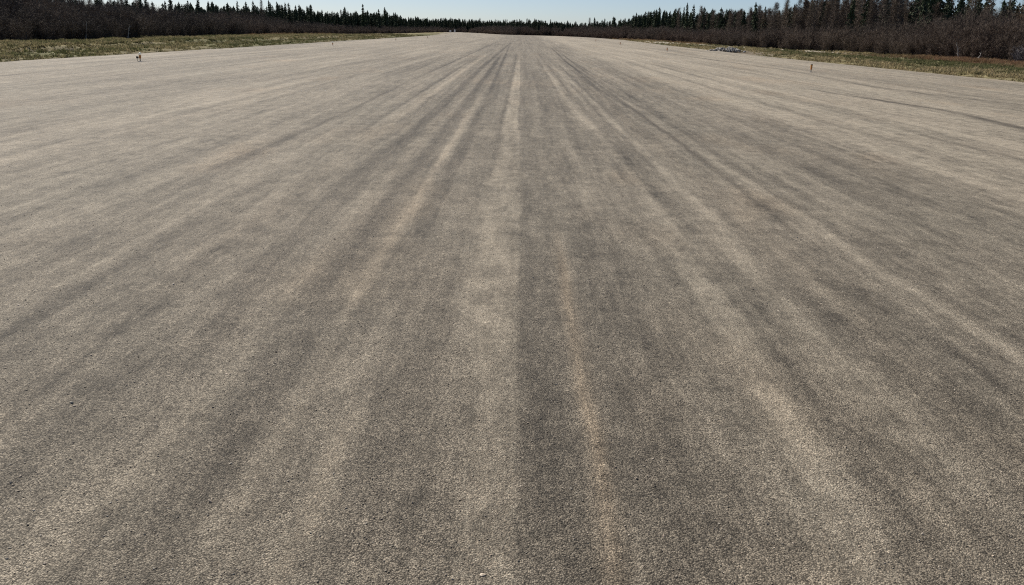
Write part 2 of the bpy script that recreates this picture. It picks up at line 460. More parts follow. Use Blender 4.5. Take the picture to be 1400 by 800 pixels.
def build_runway():
    xs = np.concatenate([np.arange(-34, -8, .22), np.arange(-8, -3.6, .09), np.arange(-3.6, 3.6, .03), np.arange(3.6, 11, .09), np.arange(11, 23.5, .22)])
    ys = [-12.0]
    while ys[-1] < 424: ys.append(ys[-1] + max(.16, .022 * abs(ys[-1])) if ys[-1] > 0 else ys[-1] + .4)
    ys = np.array(ys)
    gx, gy = np.meshgrid(xs, ys)
    el, er = edge_l(ys)[:, None], edge_r(ys)[:, None]
    gx = np.clip(gx, el, er)
    gz = .012 * fnoise(gx * .25, gy * .06, 61, 3) - .006 * np.minimum(np.abs(gx), 25) * 0
    ny, nx = gx.shape
    idx = np.arange(ny * nx).reshape(ny, nx)
    q = np.stack([idx[:-1, :-1], idx[:-1, 1:], idx[1:, 1:], idx[1:, :-1]], -1).reshape(-1, 4)
    wd = (np.diff(gx, axis=1)[:-1] + np.diff(gx, axis=1)[1:]).reshape(-1)
    q = q[wd > 1e-5]
    me = mesh_np('runway', np.stack([gx, gy, gz], -1).reshape(-1, 3).tolist(), q.tolist(), MAT_RUN, True)
    w, wm = wear_shade_fn(gx.reshape(-1), gy.reshape(-1))
    for n, d in (('wear_shade', w), ('warm', wm)):
        at = me.attributes.new(n, 'FLOAT', 'POINT'); at.data.foreach_set('value', d.astype(np.float32))
    o = link('runway', me)
    return tag(o, 'wide packed gravel runway streaked with wheel tracks', kind='structure')
RUNWAY = build_runway()

# ------------------------------------------------------------------ verges and the land around
FRONT = [(-44, 20), (-43.6, 73), (-43, 88), (-46.5, 117), (-48, 185), (-49, 250), (-43, 300), (-38, 360), (-34.5, 432), (-26, 434), (-15.5, 374), (-7.5, 318),
         (-3, 300), (2, 297), (12, 293), (19, 262), (23, 225), (25.5, 205), (28.5, 188), (31, 167), (33, 139), (39, 127), (45, 119), (45, 92), (46, 79), (47, 20)]
FP = np.array(FRONT, float)
SEG = np.linalg.norm(np.diff(FP, axis=0), axis=1)
ARC = np.concatenate([[0], np.cumsum(SEG)])
def front_at(s, depth):
    """point on the front of the wood at arc length s, pushed back by depth"""
    s = np.asarray(s, float)
    x = np.interp(s, ARC, FP[:, 0]); y = np.interp(s, ARC, FP[:, 1])
    i = np.clip(np.searchsorted(ARC, s, side='right') - 1, 0, len(SEG) - 1)
    d = (FP[i + 1] - FP[i]) / SEG[i][..., None]
    return x - d[..., 1] * depth, y + d[..., 0] * depth     # left-hand normal = away from the runway
def inside_dist(x, y):
    """signed distance to the wood front (negative = runway side), coarse"""
    x = np.asarray(x, float); y = np.asarray(y, float)
    best = np.full(x.shape, 1e9); sign = np.zeros(x.shape)
    for (a, b) in zip(FP[:-1], FP[1:]):
        d = b - a; L2 = d @ d
        t = np.clip(((x - a[0]) * d[0] + (y - a[1]) * d[1]) / L2, 0, 1)
        px, py = a[0] + t * d[0], a[1] + t * d[1]
        dist = np.hypot(x - px, y - py)
        cr = d[0] * (y - a[1]) - d[1] * (x - a[0])
        up = dist < best - 1e-9
        best = np.where(up, dist, best); sign = np.where(up, np.sign(cr), sign)
    return best * sign

def bank_x(y): return np.interp(y, [20, 49, 58, 73, 90, 115, 160, 240], [-28.0, -28.3, -30.0, -31.3, -29.6, -29.0, -28.5, -28]) + 1.1 * fnoise(np.asarray(y) * .16, 1.5, 71)
def land_z(x, y):
    el, er = edge_l(y), edge_r(y)
    out = np.maximum(el - x, x - er)
    z = -.05 - .07 * sstep(0, 1.2, out) * (1 - sstep(1.5, 5, out))
    z = np.where(out < .3, -.06, z)
    rough = sstep(.6, 4, out)
    z = z + rough * (.16 * fnoise(x * .5, y * .35, 72) + .09 * fnoise(x * 1.7, y * 1.0, 73, 3))
    bx = bank_x(y)
    left = sstep(0, .7, bx - x) * (1 - sstep(170, 240, y)) * (x < 0)
    z = z + left * (.22 + .16 * fnoise(x * .4, y * .5, 74))
    z = z - (x < 0) * rough * .40 * np.exp(-((x - bx - .45) / .6) ** 2) * (1 - sstep(170, 240, y)) * sstep(-.4, .2, fnoise(y * .22, 3.3, 76))
    ri = sstep(24.5, 30, x) * (1 - sstep(110, 150, y))
    z = z + ri * (-.05 + .10 * fnoise(x * .5, y * .4, 75))
    z = z - .30 * sstep(4, 20, out)
    z = z - 1.2 * (np.abs(x) > 400)
    return z

def lcol(name): return np.array(name)
C_GREEN = np.array((.13, .125, .06)); C_STRAW = np.array((.27, .225, .125)); C_RUST = np.array((.135, .075, .045))
C_SOIL = np.array((.075, .062, .046)); C_PALE = np.array((.34, .30, .24)); C_FOREST = np.array((.060, .048, .038)); C_CUT_SHADE = np.array((.035, .030, .025))  # last tone holds the painted shade of the left bank's cut
def cover_weights(x, y):
    el, er = edge_l(y), edge_r(y)
    out = np.maximum(el - x, x - er)
    ins = inside_dist(x, y)
    n1 = fnoise(x * .30, y * .13, 81); n2 = fnoise(x * 1.1, y * .8, 82)
    left = x < 0
    straw = np.where(left, sstep(-.25, .25, n1 + .35 * (bank_x(y) - x > 0) - .1), sstep(-.35, .3, n1 + .25 * n2))
    rust = np.where(left, 0, sstep(-9.5, -5.5, ins + 4 * n1 + 2 * n2) * (1 - sstep(85, 112, y)))
    rust = np.maximum(rust, sstep(-2.2, -.8, ins + 1.2 * n2) * ((y > 150) | (~left & (y > 125) & (y < 0))) * .8)
    soil = 1 - sstep(.5, np.where(left, 3.6, 2.4) + 1.8 * n1, out)
    # the left bank's cut, its shade put into the colour, a bare stretch round the rock pile on the right
    cut_shade = np.where(left, np.exp(-((bank_x(y) + .5 - x) / .75) ** 2) * sstep(-.2, .3, n2 + n1 + .25), 0)
    bare = np.where(left, 0, np.exp(-((y - 88) / 11) ** 4) * (1 - sstep(3, 6.5, out + n2)))
    pale = np.where(left, 0, fade(y, 100, 112, 160, 190) * sstep(-10, -7, ins) * (1 - sstep(-2.5, -.8, ins + n2)))
    pale = np.maximum(pale, np.where(left, 0, fade(y, 80, 92, 128, 140) * fade(ins, -9, -6, -3, -1.5) * .5))
    pale = np.maximum(pale, np.where(y > 255, (1 - sstep(2, 5, out)) * .8 * left, 0))
    zone = .30 * fade(ins, -17, -13, -10, -7.5) - .28 * (1 - sstep(2.5, 7, out))
    straw = np.where(left, straw, sstep(-.12, .22, .8 * n1 + .35 * n2 - zone + .02))
    wood = sstep(-1.2, .8, ins)
    return straw, rust, soil, cut_shade, bare, pale, wood
def cover_col(x, y):
    straw, rust, soil, cut_shade, bare, pale, wood = cover_weights(x, y)
    c = C_GREEN + (C_STRAW - C_GREEN) * straw[..., None] * .6
    for w, k in ((rust, C_RUST), (soil * .8, C_SOIL), (bare, C_SOIL * 2.2), (pale, C_PALE), (cut_shade, C_CUT_SHADE), (wood, C_FOREST)):
        c = c + (k - c) * np.asarray(w, float)[..., None]
    return c

def build_ground():
    xs = np.concatenate([[-2500, -1200, -600, -405, -395, -250, -150, -100, -80, -70], np.arange(-62, -18, .5), np.arange(-18, 18.1, 3), np.arange(18.5, 62, .5), [70, 80, 100, 150, 250, 395, 405, 600, 1200, 2500]])
    ys = np.concatenate([[-800, -200, -60, -20], np.arange(-5, 40, 3.0), np.arange(40, 130, .6), np.arange(130, 300, 1.5), np.arange(300, 450, 4), [470, 520, 600, 800, 1200, 2000, 3500]])
    gx, gy = np.meshgrid(xs, ys)
    gz = land_z(gx, gy)
    ny, nx = gx.shape
    idx = np.arange(ny * nx).reshape(ny, nx)
    q = np.stack([idx[:-1, :-1], idx[:-1, 1:], idx[1:, 1:], idx[1:, :-1]], -1).reshape(-1, 4)
    me = mesh_np('ground', np.stack([gx, gy, gz], -1).reshape(-1, 3).tolist(), q.tolist(), MAT_GROUND, True)
    c = cover_col(gx.reshape(-1), gy.reshape(-1))
    at = me.attributes.new('cover', 'FLOAT_COLOR', 'POINT')
    at.data.foreach_set('color', np.concatenate([c, np.ones((len(c), 1))], 1).astype(np.float32).reshape(-1))
    return tag(link('ground', me), 'rough grassy land either side of the runway', kind='structure')
GROUND = build_ground()

# ------------------------------------------------------------------ scattering of uncountable stuff
def proto_coll(name, meshes):
    c = bpy.data.collections.new(name)
    for i, me in enumerate(meshes):
        c.objects.link(bpy.data.objects.new('%s_%02d' % (name, i), me))
    return c

def scatter(name, pts, rot, scl, idx, coll, extra, label, cat):
    me = bpy.data.meshes.new(name)
    n = len(pts)
    me.vertices.add(n)
    me.vertices.foreach_set('co', np.asarray(pts, np.float32).reshape(-1))
    def put(nm, typ, field, d): me.attributes.new(nm, typ, 'POINT').data.foreach_set(field, d)
    put('rot', 'FLOAT_VECTOR', 'vector', np.asarray(rot, np.float32).reshape(-1))
    put('scl', 'FLOAT_VECTOR', 'vector', np.asarray(scl, np.float32).reshape(-1))
    put('idx', 'INT', 'value', np.asarray(idx, np.int32))
    for k, d in extra.items(): put(k, 'FLOAT', 'value', np.asarray(d, np.float32))
    o = link(name, me)
    ng = bpy.data.node_groups.new(name + '_spread', 'GeometryNodeTree')
    ng.interface.new_socket('Geometry', in_out='INPUT', socket_type='NodeSocketGeometry')
    ng.interface.new_socket('Geometry', in_out='OUTPUT', socket_type='NodeSocketGeometry')
    N = ng.nodes; L = ng.links
    gi = N.new('NodeGroupInput'); go = N.new('NodeGroupOutput')
    ip = N.new('GeometryNodeInstanceOnPoints')
    ci = N.new('GeometryNodeCollectionInfo')
    ci.inputs['Collection'].default_value = coll
    ci.inputs['Separate Children'].default_value = True
    ci.inputs['Reset Children'].default_value = True
    def na(nm, typ):
        q = N.new('GeometryNodeInputNamedAttribute'); q.data_type = typ; q.inputs[0].default_value = nm
        return q.outputs[0]
    L.new(gi.outputs[0], ip.inputs['Points'])
    L.new(ci.outputs[0], ip.inputs['Instance'])
    ip.inputs['Pick Instance'].default_value = True
    L.new(na('idx', 'INT'), ip.inputs['Instance Index'])
    er = N.new('FunctionNodeEulerToRotation')
    L.new(na('rot', 'FLOAT_VECTOR'), er.inputs[0]); L.new(er.outputs[0], ip.inputs['Rotation'])
    L.new(na('scl', 'FLOAT_VECTOR'), ip.inputs['Scale'])
    L.new(ip.outputs[0], go.inputs[0])
    md = o.modifiers.new('spread', 'NODES'); md.node_group = ng
    return tag(o, label, cat, kind='stuff')

# ---- loose chips of the runway close to the camera
def chip_mesh(seed):
    r = np.random.default_rng(seed)
    import bmesh
    bm = bmesh.new()
    bmesh.ops.create_icosphere(bm, subdivisions=1, radius=1)
    for v in bm.verts:
        k = 1 + .38 * (r.random() - .5)
        v.co = Vector((v.co.x * k, v.co.y * k * .82, v.co.z * k * .62))
    # a few cut planes give the crushed, angular look
    for _ in range(5):
        d = Vector(r.normal(size=3)); d.normalize(); lim = .52 + .2 * r.random()
        for v in bm.verts:
            t = v.co.dot(d)
            if t > lim: v.co -= d * (t - lim)
    me = bpy.data.meshes.new('gravel_chip'); bm.to_mesh(me); bm.free()
    me.materials.append(MAT_CHIP)
    return me
def build_chips():
    cc = proto_coll('chip_kind', [chip_mesh(100 + i) for i in range(8)])
    n = 420000
    # more chips close by, thinning out with distance
    y = 1.2 + 13.0 * rng.random(n) ** 1.0
    x = (rng.random(n) * 2 - 1) * (.74 * y + 1.0)
    keep = rng.random(n) < (.74 * y + 1.0) / 11.3 * np.interp(y, [1, 4.5, 9, 14.2], [1, .85, .35, .05]) * 1.0
    x, y = x[keep], y[keep]
    w, wm = wear_shade_fn(x, y)
    clump = fnoise(x * 5, y * 4, 91, 3)
    keep = rng.random(len(x)) < np.clip(.62 + .6 * clump - .25 * w, .1, 1)
    x, y, w, wm = x[keep], y[keep], w[keep], wm[keep]
    n = len(x)
    s = .0029 * np.exp(rng.normal(0, .33, n)); s = np.clip(s, .002, .0058)
    s = np.where(rng.random(n) < .005, s * (1.6 + .8 * rng.random(n)), s)
    z = .012 * fnoise(x * .25, y * .06, 61, 3) + s * .22
    rot = np.stack([rng.normal(0, .45, n), rng.normal(0, .45, n), rng.random(n) * 6.28], -1)
    scl = np.stack([s * (.9 + .6 * rng.random(n)), s, s * (.5 + .4 * rng.random(n))], -1)
    t = np.clip(np.exp(rng.normal(.05, .32, n)), .6, 2.2)
    t = np.where(rng.random(n) < .016, 2.5, t)
    t = np.where(s > .0062, np.clip(t * 1.5, 1.2, 2.4), t)
    return scatter('loose_gravel', np.stack([x, y, z], -1), rot, scl, rng.integers(0, 8, n), cc,
                   {'tint': t, 'tint2': rng.random(n), 'wear_shade': w, 'warm': wm}, 'loose crushed grey and tan chips lying on the runway', 'gravel')
build_chips()

# ---- grass and low scrub of the verges
def tuft_mesh(seed, n=16, h=.2, spread=.13, wid=.016):
    r = np.random.default_rng(seed); b = MB()
    for k in range(n):
        a_ = r.random() * 6.28; rr = spread * math.sqrt(r.random()) * .6
        p = np.array((math.cos(a_) * rr, math.sin(a_) * rr, -.02))
        a2 = r.random() * 6.28; lean = r.random() * .8
        hh = h * (.5 + .7 * r.random())
        tip = p + np.array((math.cos(a2) * lean * hh, math.sin(a2) * lean * hh, hh))
        mid = (p + tip) / 2 + np.array((0, 0, hh * .12))
        wv = np.array((-math.sin(a2), math.cos(a2), 0)) * wid
        b.face([tuple(p - wv), tuple(p + wv), tuple(mid + wv * .8), tuple(mid - wv * .8)])
        b.face([tuple(mid - wv * .8), tuple(mid + wv * .8), tuple(tip)])
    return b.mesh('grass_tuft', MAT_GRASS)
def build_grass():
    cc = proto_coll('tuft_kind', [tuft_mesh(200 + i, 16, .08, .17, .014) for i in range(4)] + [tuft_mesh(210 + i, 24, .17, .22, .016) for i in range(4)] + [tuft_mesh(220 + i, 26, .30, .3, .012) for i in range(3)])
    X, Y = [], []
    n = 150000
    y = 32 + 190 * rng.random(n) ** 1.7
    x = np.where(rng.random(n) < .5, -21 - 29 * rng.random(n), 19.5 + 27 * rng.random(n))
    straw, rust, soil, cut_shade, bare, pale, wood = cover_weights(x, y)
    el, er = edge_l(y), edge_r(y)
    out = np.maximum(el - x, x - er)
    ins = inside_dist(x, y)
    p = (out > .05 + .5 * vnoise(x * .7, y * .5, 86)) * (1 - soil * .75) * (1 - .92 * bare) * (1 - .85 * pale) * (1 - .9 * cut_shade) * (ins < 1.5) * (.25 + .75 * sstep(-.25, .15, fnoise(x * .8, y * .35, 87, 3))) * (.45 + .55 * sstep(1, 6, out))
    keep = rng.random(n) < p
    x, y, straw, rust, out = x[keep], y[keep], straw[keep], rust[keep], out[keep]
    n = len(x)
    tall = (x < bank_x(y) - .6) & (x < 0)
    r = rng.random(n)
    tallp = np.where(tall, .75, np.where(rust > .5, .3, .18 + .3 * straw * (out > 2)))
    idx = np.where(r < tallp, 4 + rng.integers(0, 4, n), rng.integers(0, 4, n))
    idx = np.where((rust > .5) & (rng.random(n) < .5), 8 + rng.integers(0, 3, n), idx)
    s = .75 + .6 * rng.random(n)
    t = np.clip(straw * np.where(x < 0, .38, .66) + .42 * fnoise(x * 1.1, y * .45, 88, 3) + rng.normal(.05, .14, n), 0, 1)
    hue = np.clip(rust * (.55 + .5 * rng.random(n)), 0, 1)
    rot = np.stack([rng.normal(0, .12, n), rng.normal(0, .12, n), rng.random(n) * 6.28], -1)
    scatter('verge_grass', np.stack([x, y, land_z(x, y)], -1), rot, np.stack([s, s, s], -1), idx, cc, {'tint': t, 'hue': hue},
            'patchy green and straw coloured grass along both runway edges', 'grass')
build_grass()

# ---- bare alder thicket in front of the wood
def shrub_mesh(seed, H=3.2, spread=1.3, stems=11, mat=None):
    r = np.random.default_rng(seed); b = MB()
    mat = mat or MAT_SHRUB
    def ribbon(p, q, w0, w1):
        d = q - p; d = d / (np.linalg.norm(d) + 1e-9)
        u = np.cross(d, r.normal(size=3)); u /= np.linalg.norm(u) + 1e-9
        b.face([tuple(p - u * w0), tuple(p + u * w0), tuple(q + u * w1), tuple(q - u * w1)])
    for s in range(stems):
        a_ = r.random() * 6.28; base = np.array((math.cos(a_), math.sin(a_), 0)) * r.random() * .35
        out = spread * (.25 + .75 * r.random()); hh = H * (.62 + .42 * r.random())
        tip = base + np.array((math.cos(a_) * out, math.sin(a_) * out, hh))
        pts = []
        for k in range(6):
            t = k / 5
            p = base + (tip - base) * np.array((t ** 1.4, t ** 1.4, t)) + r.normal(0, .05, 3) * (t > 0)
            pts.append(p)
        b.tube(pts, [.026 * (1 - .8 * k / 5) + .004 for k in range(6)], 3, False)
        for k in range(1, 6):
            for j in range(5):
                t = k - r.random(); i = int(t); p = pts[i] + (pts[min(i + 1, 5)] - pts[i]) * (t - i)
                d = r.normal(size=3); d[2] = abs(d[2]) * 1.0 + .55; d /= np.linalg.norm(d)
                L = H * (.10 + .16 * r.random()) * (1.1 - .08 * k)
                q = p + d * L
                ribbon(p, q, .009, .004)
                for l in range(6):
                    t2 = .25 + .75 * r.random(); p2 = p + d * L * t2
                    d2 = d + r.normal(0, .55, 3); d2[2] += .2; d2 /= np.linalg.norm(d2)
                    q2 = p2 + d2 * H * (.05 + .08 * r.random())
                    ribbon(p2, q2, .006, .003)
    return b.mesh('bare_shrub', mat)
def shrub_height(s, x, y, depth):
    r = x / y
    h = np.interp(r, [-.62, -.45, -.33, -.26, -.2, -.14, -.1, 0, .08, .13, .18, .25, .32, .42, .5, .62],
                  [3.5, 3.4, 3.3, 2.7, 2.1, 2.0, 2.2, 2.6, 2.7, 2.5, 2.6, 2.7, 3.0, 3.4, 3.9, 4.0])
    front = np.interp(depth, [0, 1.5, 5], [.55, .8, 1.0])
    return h * front * (1 + .26 * fnoise(s * .11, depth * .2, 95, 3))
def build_thicket():
    cc = proto_coll('shrub_kind', [shrub_mesh(300 + i, 3.0, 1.25) for i in range(7)])
    n = 9000
    s = ARC[-1] * rng.random(n); d = 17 * rng.random(n) ** 1.35
    x, y = front_at(s, d)
    far = (y > 235)
    keep = (y > 26) & (rng.random(n) < np.where(y < 110, .95, np.where(far, .55, .7)))
    s, d, x, y = s[keep], d[keep], x[keep], y[keep]
    n = len(x)
    d0 = d + .7 * fnoise(s * .35, 2.2, 96)
    h = shrub_height(s, x, y, d0) * (.72 + .5 * rng.random(n))
    k = h / 3.0
    sc_ = np.stack([k ** .6 * 1.05, k ** .6 * 1.05, k], -1)
    rot = np.stack([rng.normal(0, .08, n), rng.normal(0, .08, n), rng.random(n) * 6.28], -1)
    hue = np.clip((x > 0) * (.35 + .6 * fnoise(s * .06, d * .1, 97)) + .5 * (d < 2) * (y > 150) + .15, 0, 1)
    z = land_z(x, y) - .05
    scatter('alder_thicket', np.stack([x, y, z], -1), rot, sc_, rng.integers(0, 7, n), cc,
            {'tint': np.clip(.5 + .9 * fnoise(s * .13, d * .25, 98, 3) + rng.normal(0, .2, n), 0, 1), 'hue': hue}, 'dense leafless brown alder thicket bordering the runway clearing', 'thicket')
build_thicket()

# ------------------------------------------------------------------ trees
def spruce_parts(seed, H=6.0, R=.75, club=0.0, bare=0.0):
    """black spruce: thin trunk, short drooping boughs in whorls, often a tufted top"""
    r = np.random.default_rng(seed)
    tb = MB()
    bend = r.normal(0, .04, 2) * H * .3
    ax = lambda t: np.array((bend[0] * t * t, bend[1] * t * t, H * t))
    tb.tube([ax(k / 8) for k in range(9)], [.012 * H * (1 - k / 8) + .008 for k in range(9)], 6)
    cb = MB()
    z = .07 * H
    while z < H * .995:
        t = z / H
        prof = (1 - t) ** .62 * (.72 + .28 * math.sin(min(t / .22, 1) * math.pi / 2))
        if bare: prof *= 1 - bare * math.exp(-((t - .72) / .12) ** 2)
        if club: prof = max(prof, club * math.exp(-((t - .9) / .055) ** 2))
        rad = R * max(prof, .055) * (.75 + .5 * r.random())
        nb = 6 if t < .85 else 5
        a0 = r.random() * 6.28
        for k in range(nb):
            if r.random() < .12: continue
            a_ = a0 + 6.28 * k / nb + r.normal(0, .25)
            L = rad * (.6 + .6 * r.random())
            dr = np.array((math.cos(a_), math.sin(a_), 0)); sd = np.array((-dr[1], dr[0], 0))
            droop = .28 + .35 * r.random() - .5 * (t > .88)
            p0 = ax(t)
            nseg = 4
            for j in range(nseg):
                u0 = (j + .1) / nseg
                c0 = p0 + dr * L * u0 + np.array((0, 0, -droop * L * u0 ** 1.2 + r.normal(0, .03)))
                u1 = min(u0 + .42, 1.08)
                c1 = p0 + dr * L * u1 + np.array((0, 0, -droop * L * u1 ** 1.2 + r.normal(0, .04)))
                wv = (.05 + .10 * r.random()) * (1.25 - u0) * (.6 + .5 * min(L, 1))
                tw = r.normal(0, .06)
                cb.face([tuple(c0 + sd * wv + np.array((0, 0, tw))), tuple(c0 - sd * wv - np.array((0, 0, tw))), tuple(c1 + sd * r.normal(0, .03))])
                # hanging spray
                if r.random() < .75:
                    cb.face([tuple(c0), tuple(c1), tuple((c0 + c1) / 2 + sd * r.normal(0, .06) - np.array((0, 0, .08 + .12 * r.random())))])
        z += .115 + .05 * r.random()
    # leader
    for k in range(4):
        a_ = k * 1.57; dv = np.array((math.cos(a_), math.sin(a_), 0)) * .035
        cb.face([tuple(ax(.95) + dv), tuple(ax(.95) - dv), tuple(ax(1.0) + np.array((0, 0, .12)))])
    return tb.mesh('trunk', MAT_BARK), cb

def larch_parts(seed, H=7.0, R=1.2):
    """leafless tamarack: straight stem, fine level twigs in a loose cone"""
    r = np.random.default_rng(seed)
    tb = MB(); bend = r.normal(0, .05, 2) * H * .25
    ax = lambda t: np.array((bend[0] * t * t, bend[1] * t * t, H * t))
    tb.tube([ax(k / 8) for k in range(9)], [.011 * H * (1 - k / 8) + .006 for k in range(9)], 6)
    cb = MB()
    def ribbon(p, q, w0, w1):
        d = q - p; u = np.cross(d, r.normal(size=3)); u /= np.linalg.norm(u) + 1e-9
        cb.face([tuple(p - u * w0), tuple(p + u * w0), tuple(q + u * w1), tuple(q - u * w1)])
    for k in range(int(58 * H)):
        t = .12 + .87 * r.random() ** .9
        rad = R * (1 - t) ** .85 * (.5 + .6 * r.random()) + .06
        a_ = r.random() * 6.28
        d = np.array((math.cos(a_), math.sin(a_), .12 + .5 * t + r.normal(0, .15)))
        p = ax(t); q = p + d * rad
        ribbon(p, q, .012, .005)
        for j in range(5):
            u = .2 + .8 * r.random(); p2 = p + d * rad * u
            d2 = d * .5 + r.normal(0, .5, 3); d2[2] += .15
            ribbon(p2, p2 + d2 * (.16 + .2 * r.random()), .009, .004)
    return tb.mesh('trunk', MAT_LBARK), cb.mesh('crown', MAT_LARCH)

SPR = []
SPR_SPEC = [(5.5, .85, 0, 0), (6.0, 1.0, 0, 0), (6.5, 1.1, 0, .15), (5.0, .8, .12, .1), (7.0, 1.15, 0, .3), (6.0, .75, .34, .65), (7.5, 1.0, .26, .4), (6.3, .95, .18, .25)]
for i, (H, R, cl, br) in enumerate(SPR_SPEC):
    tm, cb = spruce_parts(400 + i, H, R, cl, br)
    SPR.append((H, tm, cb.mesh('crown', MAT_SPRUCE), cb))
LAR = []
for i, (H, R) in enumerate([(7.0, 1.15), (7.6, 1.3), (6.2, 1.0), (6.8, 1.4), (7.2, .95)]):
    LAR.append((H, *larch_parts(450 + i, H, R)))

def plant_tree(name, parts, x, y, H, label, cat, group=None, wide=1.0, rz=None):
    H = H + .25; H0, tm, cm = parts[:3]
    root = bpy.data.objects.new(name, None); COL.objects.link(root)
    root.empty_display_size = .3
    z = float(land_z(np.array([x]), np.array([y]))[0]) - .05
    root.location = (x, y, z)
    k = H / H0
    root.scale = (k ** .55 * wide, k ** .55 * wide, k)
    root.rotation_euler = (random.gauss(0, .018), random.gauss(0, .018), rz if rz is not None else random.random() * 6.28)
    link('trunk', tm, root); link('crown', cm, root)
    return tag(root, label, cat, group)

def tree_top(x, y):
    """height of the wood by direction of the runway's sides"""
    r = x / y
    return np.interp(r, [-.62, -.52, -.50, -.40, -.33, -.27, -.235, -.215, -.20, -.185, -.17, -.155, -.14, -.13, -.10, -.06, -.01, .04, .08, .12, .135, .155, .18, .22, .25, .28, .31, .34, .42, .48, .52, .62],
                     [6.0, 5.5, 4.7, 5.1, 5.6, 6.2, 6.5, 5.8, 6.1, 6.8, 6.6, 7.0, 6.6, 6.0, 6.4, 6.6, 5.2, 5.1, 5.2, 5.5, 6.6, 7.4, 7.2, 6.6, 6.2, 6.4, 7.4, 8.4, 9.0, 8.2, 7.0, 7.0])

# the spires that stand out from the skyline, each told apart by its place and look
STAND = [
 # kind index, x, y, height, label
 (6, -44.4, 248, 8.2, 'tallest thin spruce spire of the dense clump on the left, tufted at its tip'),
 (1, -38.6, 252, 7.6, 'stout pointed spruce near the right end of the dense left clump'),
 (3, -40.6, 252, 6.9, 'narrow spruce just left of the stout pointed one in the left clump'),
 (0, -36.2, 256, 6.3, 'short spruce closing the dense left clump on its right side'),
 (2, -47.0, 236, 7.1, 'broad dark spruce at the middle of the dense left clump'),
 (6, -46.8, 196, 6.6, 'tall spruce with a ragged double top left of the dense clump'),
 (4, -47.5, 181, 6.3, 'tall gapped spruce standing above the left thicket, short of the dense clump'),
 (5, -50.5, 152, 5.4, 'lone thin spruce with bare stem rising over the low left skyline'),
 (7, -52.0, 138, 5.1, 'knobby spruce sticking up over the brown left thicket'),
 (5, 30.9, 290, 6.9, 'solitary club topped spruce rising above the far right treeline'),
 (6, 39.4, 272, 8.3, 'tall slim spruce at the left end of the high right wood'),
 (4, 37.4, 274, 7.4, 'dark spruce standing at the step where the right wood grows taller'),
 (2, 43.5, 252, 7.7, 'bushy spruce crowning the first high clump of the right wood'),
 (1, 46.6, 250, 7.5, 'pointed spruce just right of the bushy one in the right wood'),
 (0, -20.5, 440, 7.2, 'small pointed spruce poking up behind the white marker boards'),
]
for k, x, y, H, lab in STAND:
    f_ = 1.0                       # keep them rooted behind the front of the wood
    while inside_dist(np.array([x * f_]), np.array([y * f_]))[0] < 5: f_ += .01
    x, y, H = x * f_, y * f_, 1.65 + (H - 1.65) * f_
    plant_tree('spruce_tree', SPR[k], x, y, H * .96, lab, 'spruce', wide=1.35)

SHAPE = {0: 'plain pointed', 1: 'full skirted', 2: 'broad', 3: 'stubby', 4: 'gapped', 5: 'club topped', 6: 'tuft topped', 7: 'knobby'}
SECT = [(-.58, 'at the left frame edge'), (-.50, 'left of the pale thicket stem'), (-.44, 'above the pale thicket stem'), (-.38, 'above the nearest left runway light'),
        (-.32, 'just past the nearest left light'), (-.27, 'where the left spruces begin to tower'), (-.22, 'above the second left runway light'), (-.185, "left of the left clump's tallest spire"),
        (-.14, "right of the left clump's tallest spire"), (-.10, 'stepping down to the far treeline'), (-.06, 'behind the white marker boards'), (-.02, 'at the far end, left of centre'),
        (.03, 'at the far end, dead centre'), (.08, 'at the far end, right of centre'), (.12, 'above the red white marker board'), (.16, 'at the step to the right wood'),
        (.20, "in the right wood's first high clump"), (.25, 'above the rock pile'), (.31, 'just right of the rock pile'), (.37, 'above the nearest right runway light'),
        (.43, 'right of the nearest right light'), (.48, 'above the shorter leaning dead trunk'), (.53, 'above the taller leaning dead trunk'), (.7, 'beside the golden willow')]
NTH = ['first', 'second', 'third', 'fourth', 'fifth', 'sixth', 'seventh', 'eighth', 'ninth', 'tenth', 'eleventh', 'twelfth']
def add_rows():
    r = np.random.default_rng(77)
    tot = 0; s = 30.0; cand = []
    while s < ARC[-1] - 40:
        dep = 6.5 + 6 * r.random()
        x, y = front_at(np.array([s + r.normal(0, .8)]), np.array([dep])); x, y = float(x[0]), float(y[0])
        if y > 60 and abs(x / y) < .63:
            q = x / y
            H = float(tree_top(x, y)) * (.84 + .28 * r.random())
            pl = np.interp(q, [-.6, -.44, -.40, -.3, -.12, .12, .17, .21, .26, .29, .43, .46, .6], [.5, .4, .12, .05, .03, .06, .15, .4, .6, .85, .85, .42, .38])
            cand.append((x, y, H, q, r.random() < pl, int(r.integers(0, 8) if r.random() < .6 else r.integers(0, 3))))
        s += (2.9 if s < 250 or s > ARC[-1] - 190 else 2.7) * (.6 + .8 * r.random())
    made = []
    for x, y, H, q, larch, k in cand:
        sect = next(t for lim, t in SECT if q <= lim)
        rel = H / float(tree_top(x, y)) / 1.1
        size = 'low' if rel < .82 else ('middling' if rel < .92 else 'tall')
        if larch:
            k = k % 5
            lab = '%s leafless brown larch %s' % (('%s, %s' % (size, ['neat', 'wide', 'short branched', 'bushy', 'slender'][k])), sect)
            o = plant_tree('larch_tree', LAR[k], x, y, H * 1.03, lab, 'larch')
        else:
            lab = '%s, %s dark spruce %s' % (size, SHAPE[k], sect)
            o = plant_tree('spruce_tree', SPR[k], x, y, H, lab, 'spruce')
        made.append(o); tot += 1
    seen = {}
    for o in made: seen.setdefault(o['label'], []).append(o)
    for lab, v in seen.items():
        v.sort(key=lambda o: o.location.x / o.location.y)
        for i, o in enumerate(v):
            o['group'] = 'larches of the wood' if 'larch' in lab else 'spruces of the wood'
            if len(v) > 1: o['label'] = lab + ', %s from left' % NTH[min(i, 11)]
    return tot
N_TREES = add_rows()

